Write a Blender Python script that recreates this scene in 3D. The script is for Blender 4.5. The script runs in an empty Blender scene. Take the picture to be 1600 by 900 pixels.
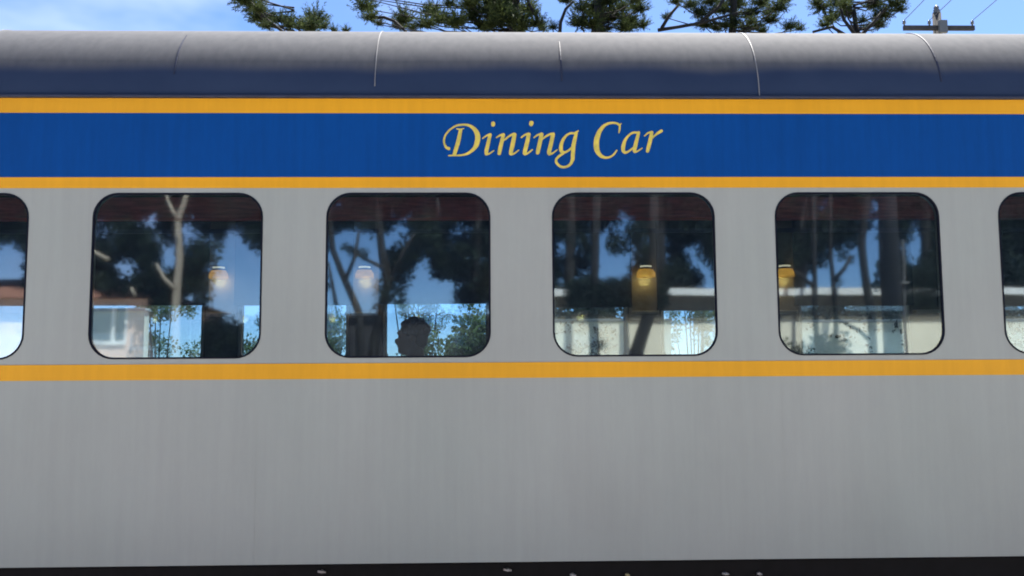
import bpy, bmesh, math, random
import numpy as np
from mathutils import Matrix, Vector

scene = bpy.context.scene
COL = scene.collection
R = math.radians

# ------------------------------------------------------------------ camera
ZC = 2.2                      # eye height above rail level
PITCH, YAW, ROLL = 0.09175, 0.02589, -0.00597
F = 1400.0                    # focal length in pixels of the 1600 px photograph
cy, sy, cp, sp = math.cos(YAW), math.sin(YAW), math.cos(PITCH), math.sin(PITCH)
FW = Vector((sy * cp, cy * cp, sp))
RT0 = Vector((cy, -sy, 0)); UP0 = RT0.cross(FW)
RT = RT0 * math.cos(ROLL) + UP0 * math.sin(ROLL)
UP = UP0 * math.cos(ROLL) - RT0 * math.sin(ROLL)
cam_d = bpy.data.cameras.new('camera'); cam = bpy.data.objects.new('camera', cam_d)
COL.objects.link(cam); scene.camera = cam
m = Matrix((RT, UP, -FW)).transposed().to_4x4(); m.translation = (0, 0, ZC)
cam.matrix_world = m
cam_d.sensor_width = 36.0; cam_d.lens = 36.0 * F / 1600.0
cam_d.clip_start = 0.05; cam_d.clip_end = 3000

# ------------------------------------------------------------------ sky, sun, exposure
SUN_EL, SUN_AZ = R(63.5), R(28)          # high, behind the train and to the right
world = bpy.data.worlds.new('World'); scene.world = world; world.use_nodes = True
nt = world.node_tree; nt.nodes.clear()
def wn(t, **kw):
    n = nt.nodes.new(t)
    for k, v in kw.items(): setattr(n, k, v)
    return n
sky = wn('ShaderNodeTexSky', sky_type='NISHITA', sun_disc=False, sun_elevation=SUN_EL, sun_rotation=SUN_AZ,
         altitude=0, air_density=0.5, dust_density=0.42, ozone_density=3.0)
hsv = wn('ShaderNodeHueSaturation'); hsv.inputs['Saturation'].default_value = 1.12
nt.links.new(sky.outputs[0], hsv.inputs['Color'])
tc = wn('ShaderNodeTexCoord'); mp = wn('ShaderNodeMapping'); mp.inputs['Scale'].default_value = (1.0, 1.0, 2.2)
mp.inputs['Location'].default_value = (0.35, 0.1, 0.2)
nz = wn('ShaderNodeTexNoise'); nz.inputs['Scale'].default_value = 4.2; nz.inputs['Detail'].default_value = 4; nz.inputs['Roughness'].default_value = .5
cr = wn('ShaderNodeValToRGB'); cr.color_ramp.elements[0].position = .44; cr.color_ramp.elements[1].position = .68
mixc = wn('ShaderNodeMix', data_type='RGBA'); mixc.inputs[7].default_value = (5.4, 5.7, 7.8, 1)   # thin lilac cloud
mulc = wn('ShaderNodeMath', operation='MULTIPLY'); mulc.inputs[1].default_value = .36
nt.links.new(tc.outputs['Generated'], mp.inputs[0]); nt.links.new(mp.outputs[0], nz.inputs['Vector'])
nt.links.new(nz.outputs['Fac'], cr.inputs[0]); nt.links.new(cr.outputs[0], mulc.inputs[0])
sxw = wn('ShaderNodeSeparateXYZ'); nt.links.new(tc.outputs['Generated'], sxw.inputs[0])
mrw = wn('ShaderNodeMapRange'); mrw.interpolation_type = 'SMOOTHSTEP'; mrw.inputs[1].default_value = .15; mrw.inputs[2].default_value = -.35
nt.links.new(sxw.outputs['X'], mrw.inputs[0])
mulw = wn('ShaderNodeMath', operation='MULTIPLY'); nt.links.new(mulc.outputs[0], mulw.inputs[0]); nt.links.new(mrw.outputs[0], mulw.inputs[1])
nt.links.new(mulw.outputs[0], mixc.inputs[0]); nt.links.new(hsv.outputs[0], mixc.inputs[6])
bg = wn('ShaderNodeBackground'); bg.inputs['Strength'].default_value = 0.092
out = wn('ShaderNodeOutputWorld')
nt.links.new(mixc.outputs[2], bg.inputs['Color']); nt.links.new(bg.outputs[0], out.inputs['Surface'])

sun_d = bpy.data.lights.new('sun', 'SUN'); sun_d.energy = 5.0; sun_d.angle = R(0.5); sun_d.color = (1.0, .95, .87)
sun = bpy.data.objects.new('sun', sun_d); COL.objects.link(sun)
sun.rotation_euler = Vector((math.sin(SUN_AZ) * math.cos(SUN_EL), math.cos(SUN_AZ) * math.cos(SUN_EL), math.sin(SUN_EL))).to_track_quat('Z', 'Y').to_euler()
sun.location = (0, 0, 60)

vs = scene.view_settings
vs.view_transform = 'Standard'; vs.look = 'None'; vs.exposure = 1.78; vs.gamma = 1.0; vs.use_curve_mapping = False
scene.cycles.use_denoising = True
scene.cycles.max_bounces = 10; scene.cycles.transparent_max_bounces = 24
scene.cycles.caustics_reflective = False; scene.cycles.caustics_refractive = False
scene.cycles.filter_width = 1.9

# ------------------------------------------------------------------ helpers
def ray(px, py, y):
    """World point at depth y along the sight line of photograph pixel (px, py)."""
    d = FW + RT * ((px - 800) / F) - UP * ((py - 450) / F)
    return Vector((d.x * y / d.y, y, d.z * y / d.y + ZC))
PLANE = 5.0
def mir(px, py, dist):
    """World point that shows at (px, py) mirrored in the panes: dist metres along the folded sight line."""
    p = ray(px, py, dist); p.y = 2 * PLANE - dist
    return p

def nodes(mat):
    mat.use_nodes = True
    return mat.node_tree, mat.node_tree.nodes['Principled BSDF']
def link(t, a, b): t.links.new(a, b)
def pbr(name, col, rough=.6, var=.12, scale=8.0, stretch=(1, 1, 1), bump=0.0, bscale=None, metal=0.0, spec=.5, col2=None):
    """Principled surface with noise in colour and a light bump."""
    mt = bpy.data.materials.new(name); t, b = nodes(mt)
    n = t.nodes
    c = n.new('ShaderNodeTexCoord'); mpp = n.new('ShaderNodeMapping'); mpp.inputs['Scale'].default_value = stretch
    link(t, c.outputs['Object'], mpp.inputs[0])
    no = n.new('ShaderNodeTexNoise'); no.inputs['Scale'].default_value = scale; no.inputs['Detail'].default_value = 6
    link(t, mpp.outputs[0], no.inputs['Vector'])
    rp = n.new('ShaderNodeValToRGB'); e = rp.color_ramp.elements
    e[0].position = .3; e[1].position = .7
    lo = [v * (1 - var) for v in col]; hi = [min(1, v * (1 + var)) for v in (col2 or col)]
    e[0].color = (*lo, 1); e[1].color = (*hi, 1)
    link(t, no.outputs['Fac'], rp.inputs[0]); link(t, rp.outputs[0], b.inputs['Base Color'])
    b.inputs['Roughness'].default_value = rough; b.inputs['Metallic'].default_value = metal
    b.inputs['Specular IOR Level'].default_value = spec
    if bump:
        n2 = n.new('ShaderNodeTexNoise'); n2.inputs['Scale'].default_value = bscale or scale; n2.inputs['Detail'].default_value = 4
        link(t, mpp.outputs[0], n2.inputs['Vector'])
        bp = n.new('ShaderNodeBump'); bp.inputs['Strength'].default_value = bump; bp.inputs['Distance'].default_value = .02
        link(t, n2.outputs['Fac'], bp.inputs['Height']); link(t, bp.outputs[0], b.inputs['Normal'])
    return mt

def paint(name, col, rough=.42, streak=.06, blotch=.05, warm=None, spec=.4):
    """Weathered coach paint: soft vertical rain streaks, big faint blotches, slightly wavy sheet metal."""
    mt = bpy.data.materials.new(name); t, b = nodes(mt); n = t.nodes
    c = n.new('ShaderNodeTexCoord')
    def noise(sc, scale, det=4):
        mpp = n.new('ShaderNodeMapping'); mpp.inputs['Scale'].default_value = sc
        link(t, c.outputs['Object'], mpp.inputs[0])
        no = n.new('ShaderNodeTexNoise'); no.inputs['Scale'].default_value = scale; no.inputs['Detail'].default_value = det
        link(t, mpp.outputs[0], no.inputs['Vector']); return no
    s1 = noise((1, 1, .05), 26, 5); s2 = noise((1, 1, .7), 1.6, 4); s3 = noise((1, 1, .22), 60, 3)
    def rng(src, a):
        mr = n.new('ShaderNodeMapRange'); mr.inputs[1].default_value = .3; mr.inputs[2].default_value = .7
        mr.inputs[3].default_value = 1 - a; mr.inputs[4].default_value = 1 + a
        link(t, src.outputs['Fac'], mr.inputs[0]); return mr
    r1, r2, r3 = rng(s1, streak), rng(s2, blotch), rng(s3, streak * .45)
    m1 = n.new('ShaderNodeMath'); m1.operation = 'MULTIPLY'; link(t, r1.outputs[0], m1.inputs[0]); link(t, r2.outputs[0], m1.inputs[1])
    m2 = n.new('ShaderNodeMath'); m2.operation = 'MULTIPLY'; link(t, m1.outputs[0], m2.inputs[0]); link(t, r3.outputs[0], m2.inputs[1])
    base = n.new('ShaderNodeMix'); base.data_type = 'RGBA'
    base.inputs[6].default_value = (*col, 1); base.inputs[7].default_value = (*(warm or col), 1)
    s4 = noise((1, 1, .8), .9, 3); link(t, s4.outputs['Fac'], base.inputs[0])
    vm = n.new('ShaderNodeVectorMath'); vm.operation = 'SCALE'
    link(t, base.outputs[2], vm.inputs[0]); link(t, m2.outputs[0], vm.inputs['Scale'])
    link(t, vm.outputs[0], b.inputs['Base Color'])
    b.inputs['Roughness'].default_value = rough; b.inputs['Specular IOR Level'].default_value = spec
    wv = noise((1, 1, .6), 2.2, 2)
    bp = n.new('ShaderNodeBump'); bp.inputs['Strength'].default_value = .16; bp.inputs['Distance'].default_value = .03
    link(t, wv.outputs['Fac'], bp.inputs['Height']); link(t, bp.outputs[0], b.inputs['Normal'])
    return mt

def leaf_mat(name, dark, light, trans=.35):
    mt = bpy.data.materials.new(name); mt.use_nodes = True; t = mt.node_tree; n = t.nodes; n.clear()
    g = n.new('ShaderNodeNewGeometry'); c = n.new('ShaderNodeTexCoord')
    no = n.new('ShaderNodeTexNoise'); no.inputs['Scale'].default_value = 1.1; no.inputs['Detail'].default_value = 3
    link(t, c.outputs['Object'], no.inputs['Vector'])
    ad = n.new('ShaderNodeMath'); ad.operation = 'MULTIPLY_ADD'; ad.inputs[1].default_value = .45
    link(t, g.outputs['Random Per Island'], ad.inputs[0]); link(t, no.outputs['Fac'], ad.inputs[2])
    rp = n.new('ShaderNodeValToRGB'); e = rp.color_ramp.elements
    e[0].position = .45; e[1].position = .95; e[0].color = (*dark, 1); e[1].color = (*light, 1)
    link(t, ad.outputs[0], rp.inputs[0])
    d = n.new('ShaderNodeBsdfPrincipled'); d.inputs['Roughness'].default_value = .85; d.inputs['Specular IOR Level'].default_value = .15; link(t, rp.outputs[0], d.inputs['Base Color'])
    tr = n.new('ShaderNodeBsdfTranslucent'); link(t, rp.outputs[0], tr.inputs['Color'])
    mx = n.new('ShaderNodeMixShader'); mx.inputs[0].default_value = trans
    link(t, d.outputs[0], mx.inputs[1]); link(t, tr.outputs[0], mx.inputs[2])
    o = n.new('ShaderNodeOutputMaterial'); link(t, mx.outputs[0], o.inputs['Surface'])
    return mt

def coated_glass(name, refl, tint, gcol, wave=.0, film=.0, rough=.012):
    mt = bpy.data.materials.new(name); mt.use_nodes = True; t = mt.node_tree; n = t.nodes; n.clear()
    tr = n.new('ShaderNodeBsdfTransparent'); tr.inputs['Color'].default_value = (*tint, 1)
    gl = n.new('ShaderNodeBsdfGlossy'); gl.inputs['Color'].default_value = (*gcol, 1); gl.inputs['Roughness'].default_value = rough
    lw = n.new('ShaderNodeLayerWeight'); lw.inputs['Blend'].default_value = .25
    mr = n.new('ShaderNodeMapRange'); mr.inputs[3].default_value = refl; mr.inputs[4].default_value = 1.0
    link(t, lw.outputs['Fresnel'], mr.inputs[0])
    if wave:
        c = n.new('ShaderNodeTexCoord'); no = n.new('ShaderNodeTexNoise'); no.inputs['Scale'].default_value = 2.2; no.inputs['Detail'].default_value = 1
        link(t, c.outputs['Object'], no.inputs['Vector'])
        bp = n.new('ShaderNodeBump'); bp.inputs['Strength'].default_value = wave; bp.inputs['Distance'].default_value = .01
        link(t, no.outputs['Fac'], bp.inputs['Height']); link(t, bp.outputs[0], gl.inputs['Normal'])
    mx = n.new('ShaderNodeMixShader'); link(t, mr.outputs[0], mx.inputs[0]); link(t, tr.outputs[0], mx.inputs[1]); link(t, gl.outputs[0], mx.inputs[2])
    if film:
        df = n.new('ShaderNodeBsdfDiffuse'); df.inputs['Color'].default_value = (.34, .52, .85, 1)
        m2 = n.new('ShaderNodeMixShader'); m2.inputs[0].default_value = film
        link(t, mx.outputs[0], m2.inputs[1]); link(t, df.outputs[0], m2.inputs[2]); mx = m2
    o = n.new('ShaderNodeOutputMaterial'); link(t, mx.outputs[0], o.inputs['Surface'])
    return mt

class MB:
    """Collects boxes, tubes, sheets and quads; build() links them as ONE mesh object."""
    def __init__(s): s.v = []; s.f = []; s.smooth = []
    def add(s, vs_, fs, sm=False):
        o = len(s.v); s.v += [tuple(v) for v in vs_]; s.f += [tuple(i + o for i in f) for f in fs]; s.smooth += [sm] * len(fs); return s
    def box(s, a, b):
        (x0, y0, z0), (x1, y1, z1) = a, b
        return s.add([(x0, y0, z0), (x1, y0, z0), (x1, y1, z0), (x0, y1, z0), (x0, y0, z1), (x1, y0, z1), (x1, y1, z1), (x0, y1, z1)],
                     [(0, 3, 2, 1), (4, 5, 6, 7), (0, 1, 5, 4), (1, 2, 6, 5), (2, 3, 7, 6), (3, 0, 4, 7)])
    def tube(s, path, rad, n=10):
        path = [Vector(p) for p in path]; k = len(path)
        if not hasattr(rad, '__len__'): rad = [rad] * k
        vs_ = []
        for i, p in enumerate(path):
            d = (path[min(i + 1, k - 1)] - path[max(i - 1, 0)]).normalized()
            a = d.cross(Vector((0, 1, 0)) if abs(d.y) < .9 else Vector((1, 0, 0))).normalized(); b = d.cross(a)
            for j in range(n):
                t = 2 * math.pi * j / n; vs_.append(p + (a * math.cos(t) + b * math.sin(t)) * rad[i])
        fs = [(i * n + j, i * n + (j + 1) % n, (i + 1) * n + (j + 1) % n, (i + 1) * n + j) for i in range(k - 1) for j in range(n)]
        fs += [tuple(reversed(range(n))), tuple(range((k - 1) * n, k * n))]
        return s.add(vs_, fs, True)
    def lathe(s, c, prof, axis='z', n=20):
        c = Vector(c); vs_ = []
        for (r, h) in prof:
            for j in range(n):
                t = 2 * math.pi * j / n; a, b = r * math.cos(t), r * math.sin(t)
                vs_.append(c + (Vector((a, b, h)) if axis == 'z' else Vector((a, h, b)) if axis == 'y' else Vector((h, a, b))))
        k = len(prof)
        fs = [(i * n + j, i * n + (j + 1) % n, (i + 1) * n + (j + 1) % n, (i + 1) * n + j) for i in range(k - 1) for j in range(n)]
        fs += [tuple(reversed(range(n))), tuple(range((k - 1) * n, k * n))]
        return s.add(vs_, fs, True)
    def build(s, name, mat, parent=None, bevel=0.0):
        me = bpy.data.meshes.new(name)
        off = Vector(origin_of(parent)) if parent else Vector((0, 0, 0))
        if not parent and s.v:
            a = np.array(s.v); off = Vector(((a[:, 0].min() + a[:, 0].max()) / 2, (a[:, 1].min() + a[:, 1].max()) / 2, a[:, 2].min()))
        me.from_pydata([tuple(Vector(v) - off) for v in s.v], [], s.f)
        me.polygons.foreach_set('use_smooth', s.smooth)
        o = bpy.data.objects.new(name, me); COL.objects.link(o)
        bm = bmesh.new(); bm.from_mesh(me); bmesh.ops.recalc_face_normals(bm, faces=bm.faces); bm.to_mesh(me); bm.free()
        me.materials.append(mat)
        if parent: o.parent = parent
        else: o.location = off
        if bevel:
            md = o.modifiers.new('bevel', 'BEVEL'); md.width = bevel; md.segments = 2; md.limit_method = 'ANGLE'
        return o
def origin_of(o):
    v = Vector((0, 0, 0))
    while o: v += o.location; o = o.parent
    return v
def quads_object(name, arr, mat, parent):
    """arr (n,4,3) of loose leaf quads -> one mesh."""
    off = np.array(origin_of(parent)) if parent else np.zeros(3)
    n = len(arr); me = bpy.data.meshes.new(name)
    me.vertices.add(n * 4); me.loops.add(n * 4); me.polygons.add(n)
    me.vertices.foreach_set('co', (arr.reshape(-1, 3) - off).astype(np.float32).ravel())
    me.loops.foreach_set('vertex_index', np.arange(n * 4, dtype=np.int32))
    me.polygons.foreach_set('loop_start', np.arange(0, n * 4, 4, dtype=np.int32))
    me.update(calc_edges=True); me.validate()
    me.materials.append(mat)
    o = bpy.data.objects.new(name, me); COL.objects.link(o); o.parent = parent
    return o
def empty(name, loc, label, cat, group=None):
    o = bpy.data.objects.new(name, None); COL.objects.link(o); o.location = loc; o.empty_display_size = .2
    o['label'] = label; o['category'] = cat
    if group: o['group'] = group
    return o
def tag(o, label, cat, group=None):
    o['label'] = label; o['category'] = cat
    if group: o['group'] = group
    return o
def struct(o): o['kind'] = 'structure'; return o

def plate(name, loops, y, t, mat, parent):
    """Flat plate in an x-z plane (outline + holes), t thick, front face at y."""
    cu = bpy.data.curves.new(name + '_outline', 'CURVE'); cu.dimensions = '2D'; cu.fill_mode = 'BOTH'; cu.extrude = t / 2
    for lp in loops:
        s = cu.splines.new('POLY'); s.points.add(len(lp) - 1); s.use_cyclic_u = True
        for q, (a, b) in zip(s.points, lp): q.co = (a, b, 0, 1)
    tmp = bpy.data.objects.new('outline', cu); COL.objects.link(tmp)
    me = bpy.data.meshes.new_from_object(tmp.evaluated_get(bpy.context.evaluated_depsgraph_get()))
    bpy.data.objects.remove(tmp); bpy.data.curves.remove(cu)
    off = origin_of(parent) if parent else Vector((0, 0, 0))
    co = np.empty(len(me.vertices) * 3); me.vertices.foreach_get('co', co); co = co.reshape(-1, 3)
    new = np.stack([co[:, 0] - off.x, y + t / 2 + co[:, 2] - off.y, co[:, 1] - off.z], 1)
    me.vertices.foreach_set('co', new.ravel()); me.flip_normals(); me.update()
    me.name = name; me.materials.clear(); me.materials.append(mat)
    o = bpy.data.objects.new(name, me); COL.objects.link(o); o.parent = parent
    return o
def rrect(x0, x1, z0, z1, r, n=8):
    pts = []
    for (cx, cz, a0) in ((x1 - r, z1 - r, 0), (x0 + r, z1 - r, 90), (x0 + r, z0 + r, 180), (x1 - r, z0 + r, 270)):
        for k in range(n + 1):
            a = R(a0 + 90 * k / n); pts.append((cx + r * math.cos(a), cz + r * math.sin(a)))
    return pts

# ------------------------------------------------------------------ materials
M = {}
M['grey'] = paint('grey_coach_paint', (.302, .338, .322), .5, .024, .045, (.334, .336, .330))
M['blue'] = paint('royal_blue_paint', (.0003, .054, .245), .7, .06, .05, spec=.12)
M['gold'] = paint('gold_line_paint', (.71, .335, .012), .5, .03, .05, (.72, .345, .020), spec=.25)
M['letter'] = pbr('pale_gold_lettering', (.58, .49, .11), .5, .14, 30, col2=(.68, .53, .09))
M['rubber'] = pbr('window_rubber', (.006, .008, .018), .7, .2, 20, spec=.1)
M['glass'] = coated_glass('coated_window_glass', .165, (.72, .81, .87), (.78, .86, .87), .05, .011, .028)
M['far_glass'] = coated_glass('far_window_glass', .10, (.84, .94, .96), (.8, .9, 1))
M['under'] = pbr('underframe_black', (.004, .0035, .006), .7, .3, 12, spec=.2)
M['maroon'] = pbr('maroon_timber_panel', (.72, .15, .11), .45, .3, 6, (1, 1, 9))
M['blind'] = pbr('dark_roller_blind', (.010, .013, .024), .8, .2, 10, (1, 1, 14))
M['pier'] = pbr('brown_wall_lining', (.15, .135, .11), .9, .2, 7, spec=.05)
M['ledge'] = pbr('pale_ledge', (.55, .52, .42), .5, .1, 9)
M['ceiling'] = pbr('cabin_ceiling', (.05, .035, .03), .7, .2, 4)
M['carpet'] = pbr('cabin_carpet', (.03, .03, .045), .9, .3, 30)
M['seat'] = pbr('seat_cloth', (.03, .045, .06), .9, .3, 24)
M['skin'] = pbr('skin', (.30, .17, .11), .5, .1, 10)
M['hair'] = pbr('dark_hair', (.012, .009, .008), .6, .3, 40)
M['shirt'] = pbr('dark_shirt', (.03, .03, .05), .8, .2, 20)
M['ground'] = pbr('gravel_ground', (.26, .23, .18), .95, .35, 1.3, bump=.4, bscale=18)
M['concrete'] = pbr('platform_concrete', (.42, .415, .40), .9, .15, 1.1, bump=.2, bscale=25)
M['ballast'] = pbr('ballast_stone', (.22, .2, .18), .95, .4, 14, bump=.9, bscale=22)
M['steel'] = pbr('rail_steel', (.25, .2, .17), .4, .3, 9, metal=.8)
M['sleeper'] = pbr('sleeper_timber', (.13, .10, .075), .9, .3, 6)
M['bark'] = pbr('brown_bark', (.011, .011, .011), .9, .35, 5, (1, 1, .3), .5)
M['palebark'] = pbr('pale_bark', (.30, .255, .205), .85, .25, 4, (1, 1, .4), .3)
M['needle'] = leaf_mat('araucaria_needles', (.010, .020, .012), (.075, .100, .032), .28)
M['leafdark'] = leaf_mat('dark_tree_leaves', (.009, .018, .016), (.026, .042, .032), .12)
M['shrub'] = leaf_mat('shrub_leaves', (.06, .09, .03), (.16, .20, .08), .4)
M['brick'] = pbr('pink_brick', (.84, .58, .47), .85, .15, 5, bump=.2, bscale=30)
M['cream'] = pbr('cream_render', (.88, .82, .66), .9, .07, 1.5)
M['white'] = pbr('white_trim', (.80, .80, .78), .5, .05, 6)
M['roofmetal'] = pbr('corrugated_roof_metal', (.30, .29, .28), .55, .15, 4)
M['tile'] = pbr('terracotta_roof', (.22, .10, .07), .8, .25, 6)
M['darkglass'] = pbr('dark_window_pane', (.02, .03, .045), .06, .2, 3, spec=.9)
M['timber'] = pbr('grey_pole_timber', (.045, .046, .048), .9, .3, 5, (1, 1, .2))
M['darktimber'] = pbr('dark_pole_timber', (.014, .017, .022), .9, .3, 5, (1, 1, .2))
M['ceramic'] = pbr('grey_ceramic', (.13, .14, .14), .35, .1, 10)
M['eave_shade'] = pbr('eave_shade_brown', (.20, .18, .14), .85, .2, 4, (6, 1, 1))  # brown that stands in for shade under the eave
M['added_shedpaint'] = pbr('added_shed_charcoal', (.028, .028, .032), .9, .3, 5, (9, 1, 1))
M['added_shedroof'] = pbr('added_shed_roof', (.05, .05, .055), .8, .2, 5)
M['wire'] = pbr('wire_metal', (.10, .10, .105), .6, .1, 10)
M['tap'] = pbr('pale_white_fitting', (.36, .33, .34), .5, .2, 40)  # small pale bits just below the skirt
M['yellow_bit'] = pbr('pale_yellow_fitting', (.36, .31, .17), .5, .2, 40)
M['seal'] = pbr('white_seam_sealant', (.23, .23, .24), .6, .15, 14)
M['seamdark'] = pbr('dark_roof_seam', (.020, .026, .055), .6, .2, 14)
def glow(name, col, st):
    mt = bpy.data.materials.new(name); mt.use_nodes = True; t = mt.node_tree; b = t.nodes['Principled BSDF']
    b.inputs['Base Color'].default_value = (.8, .6, .3, 1); b.inputs['Emission Color'].default_value = (*col, 1); b.inputs['Emission Strength'].default_value = st
    return mt
def shade_mat():
    mt = bpy.data.materials.new('frosted_lamp_shade'); mt.use_nodes = True; t = mt.node_tree; n = t.nodes; n.clear()
    tr = n.new('ShaderNodeBsdfTranslucent'); tr.inputs['Color'].default_value = (.9, .74, .38, 1)
    tp = n.new('ShaderNodeBsdfTransparent'); tp.inputs['Color'].default_value = (1, .88, .6, 1)
    mx = n.new('ShaderNodeMixShader'); mx.inputs[0].default_value = .65; link(t, tr.outputs[0], mx.inputs[1]); link(t, tp.outputs[0], mx.inputs[2])
    o = n.new('ShaderNodeOutputMaterial'); link(t, mx.outputs[0], o.inputs['Surface']); return mt
M['lamp'] = shade_mat()
M['bulb'] = glow('lit_lamp_rim', (1.0, .80, .50), .3)

def roof_mat():
    """Navy roof paint, upper curve greyed by chalky dust and painted-in sunlight, with a ragged edge."""
    mt = bpy.data.materials.new('weathered_sunlit_navy_roof'); t, b = nodes(mt); n = t.nodes
    c = n.new('ShaderNodeTexCoord'); sx = n.new('ShaderNodeSeparateXYZ'); link(t, c.outputs['Object'], sx.inputs[0])
    def noise(sc, scale, det=4):
        mpp = n.new('ShaderNodeMapping'); mpp.inputs['Scale'].default_value = sc; link(t, c.outputs['Object'], mpp.inputs[0])
        no = n.new('ShaderNodeTexNoise'); no.inputs['Scale'].default_value = scale; no.inputs['Detail'].default_value = det
        link(t, mpp.outputs[0], no.inputs['Vector']); return no
    wob = noise((1, .4, .4), 1.3, 3)
    ma = n.new('ShaderNodeMath'); ma.operation = 'MULTIPLY_ADD'; ma.inputs[1].default_value = .10; link(t, wob.outputs['Fac'], ma.inputs[0]); link(t, sx.outputs['Z'], ma.inputs[2])
    mr = n.new('ShaderNodeMapRange'); mr.interpolation_type = 'SMOOTHSTEP'
    mr.inputs[1].default_value = ROOF_Z0 + .20; mr.inputs[2].default_value = ROOF_Z0 + .29; link(t, ma.outputs[0], mr.inputs[0])
    st = noise((1, 1, .12), 22, 5); bl = noise((1, 1, 1), 3.0, 4)
    r1 = n.new('ShaderNodeValToRGB'); e = r1.color_ramp.elements; e[0].position = .3; e[1].position = .7
    e[0].color = (.101, .105, .115, 1); e[1].color = (.126, .129, .139, 1); link(t, st.outputs['Fac'], r1.inputs[0])  # upper grey: chalky dust with sunlit brightness put into the colour
    r2 = n.new('ShaderNodeValToRGB'); e = r2.color_ramp.elements; e[0].position = .3; e[1].position = .7
    e[0].color = (.022, .038, .083, 1); e[1].color = (.028, .046, .095, 1); link(t, bl.outputs['Fac'], r2.inputs[0])
    mx = n.new('ShaderNodeMix'); mx.data_type = 'RGBA'
    link(t, mr.outputs[0], mx.inputs[0]); link(t, r2.outputs[0], mx.inputs[6]); link(t, r1.outputs[0], mx.inputs[7])
    link(t, mx.outputs[2], b.inputs['Base Color'])
    b.inputs['Roughness'].default_value = .85; b.inputs['Specular IOR Level'].default_value = .12
    wv = noise((1, .5, .5), 1.7, 2)
    bp = n.new('ShaderNodeBump'); bp.inputs['Strength'].default_value = .12; bp.inputs['Distance'].default_value = .04
    link(t, wv.outputs['Fac'], bp.inputs['Height']); link(t, bp.outputs[0], b.inputs['Normal'])
    return mt

# ------------------------------------------------------------------ setting: ground, platform, track
g = MB(); g.add([(-900, -900, 0), (900, -900, 0), (900, 900, 0), (-900, 900, 0)], [(0, 1, 2, 3)])
struct(g.build('ground', M['ground']))
p = MB(); p.box((-40, -4.5, .004), (40, 3.4, .6)); struct(p.build('platform', M['concrete'], bevel=.02))
b_ = MB(); prof = [(4.3, .004), (4.9, .10), (8.0, .10), (8.6, .004)]
b_.add([(x, y, z) for x in (-60, 60) for (y, z) in prof], [(i, i + 1, i + 5, i + 4) for i in range(3)]); struct(b_.build('track_ballast', M['ballast']))
track = empty('railway_track', (0, 6.45, .1), 'railway track with timber sleepers under the grey dining car', 'railway track')
for yy in (5.92, 6.98):
    r_ = MB(); r_.box((-60, yy - .065, .13), (60, yy + .065, .145)); r_.box((-60, yy - .01, .145), (60, yy + .01, .22)); r_.box((-60, yy - .033, .22), (60, yy + .033, .26)); r_.build('rail', M['steel'], track)
s_ = MB()
for k in range(-45, 46): s_.box((k * .65 - .12, 5.4, .06), (k * .65 + .12, 7.5, .128))
s_.build('sleepers', M['sleeper'], track)['kind'] = 'stuff'

# ------------------------------------------------------------------ the dining car
XA, XB = -11.0, 11.0
GUT = ZC + 1.546; ROOF_Z0 = GUT - .26
car = empty('dining_car', (0, 6.45, .26), 'long grey dining car with blue and gold bands and six rounded windows in view', 'railway carriage')
M['roof'] = roof_mat()
near_w = [(-3.502, -2.562), (-2.206, -1.267), (-.909, .007), (.360, 1.281), (1.630, 2.572), (2.919, 3.855)]
full = [(a - 1.285 * 3, b - 1.285 * 3) for (a, b) in [(-3.502, -2.562)]] + [(a - 1.285 * 2, b - 1.285 * 2) for (a, b) in [(-3.502, -2.562)]] + [(-4.787, -3.847)] + near_w + [(2.919 + 1.285 * k, 3.855 + 1.285 * k) for k in (1, 2, 3)]
WZ0, WZ1, WR = ZC + .077, ZC + 1.000, .135
SK = ZC - 1.040
holes = [rrect(a, b, WZ0, WZ1, WR) for a, b in full]
plate('body_side', [[(XA, SK), (XB, SK), (XB, GUT), (XA, GUT)]] + holes, 5.0, .05, M['grey'], car)
# far wall: hole between the piers that carry the lamps
far_w = [(-7.23, -6.29), (-5.95, -5.01), (-4.69, -3.75), (-3.42, -2.465), (-2.125, -1.23), (-.89, -.02), (.33, 1.18), (1.52, 2.386), (2.726, 3.65), (3.99, 4.93), (5.27, 6.2)]
plate('far_wall', [[(XA, SK), (XB, SK), (XB, GUT), (XA, GUT)]] + [rrect(a, b, WZ0, WZ1, .1) for a, b in far_w], 7.75, .05, M['pier'], car)
for xa, xb in ((XA - .05, XA - .002), (XB + .002, XB + .05)):
    e_ = MB(); e_.box((xa, 5.0, SK), (xb, 7.8, GUT)); e_.build('end_wall', M['grey'], car)
# painted bands
def band(name, z0, z1, mat):
    q = MB(); q.box((XA, 4.996, ZC + z0), (XB, 5.004, ZC + z1)); return q.build(name, mat, car)
band('gold_stripe', 1.460, 1.5445, M['gold']); bb = band('blue_band', 1.0915, 1.4595, M['blue'])
band('gold_stripe', 1.030, 1.091, M['gold']); band('gold_stripe', -.041, .045, M['gold'])
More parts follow.
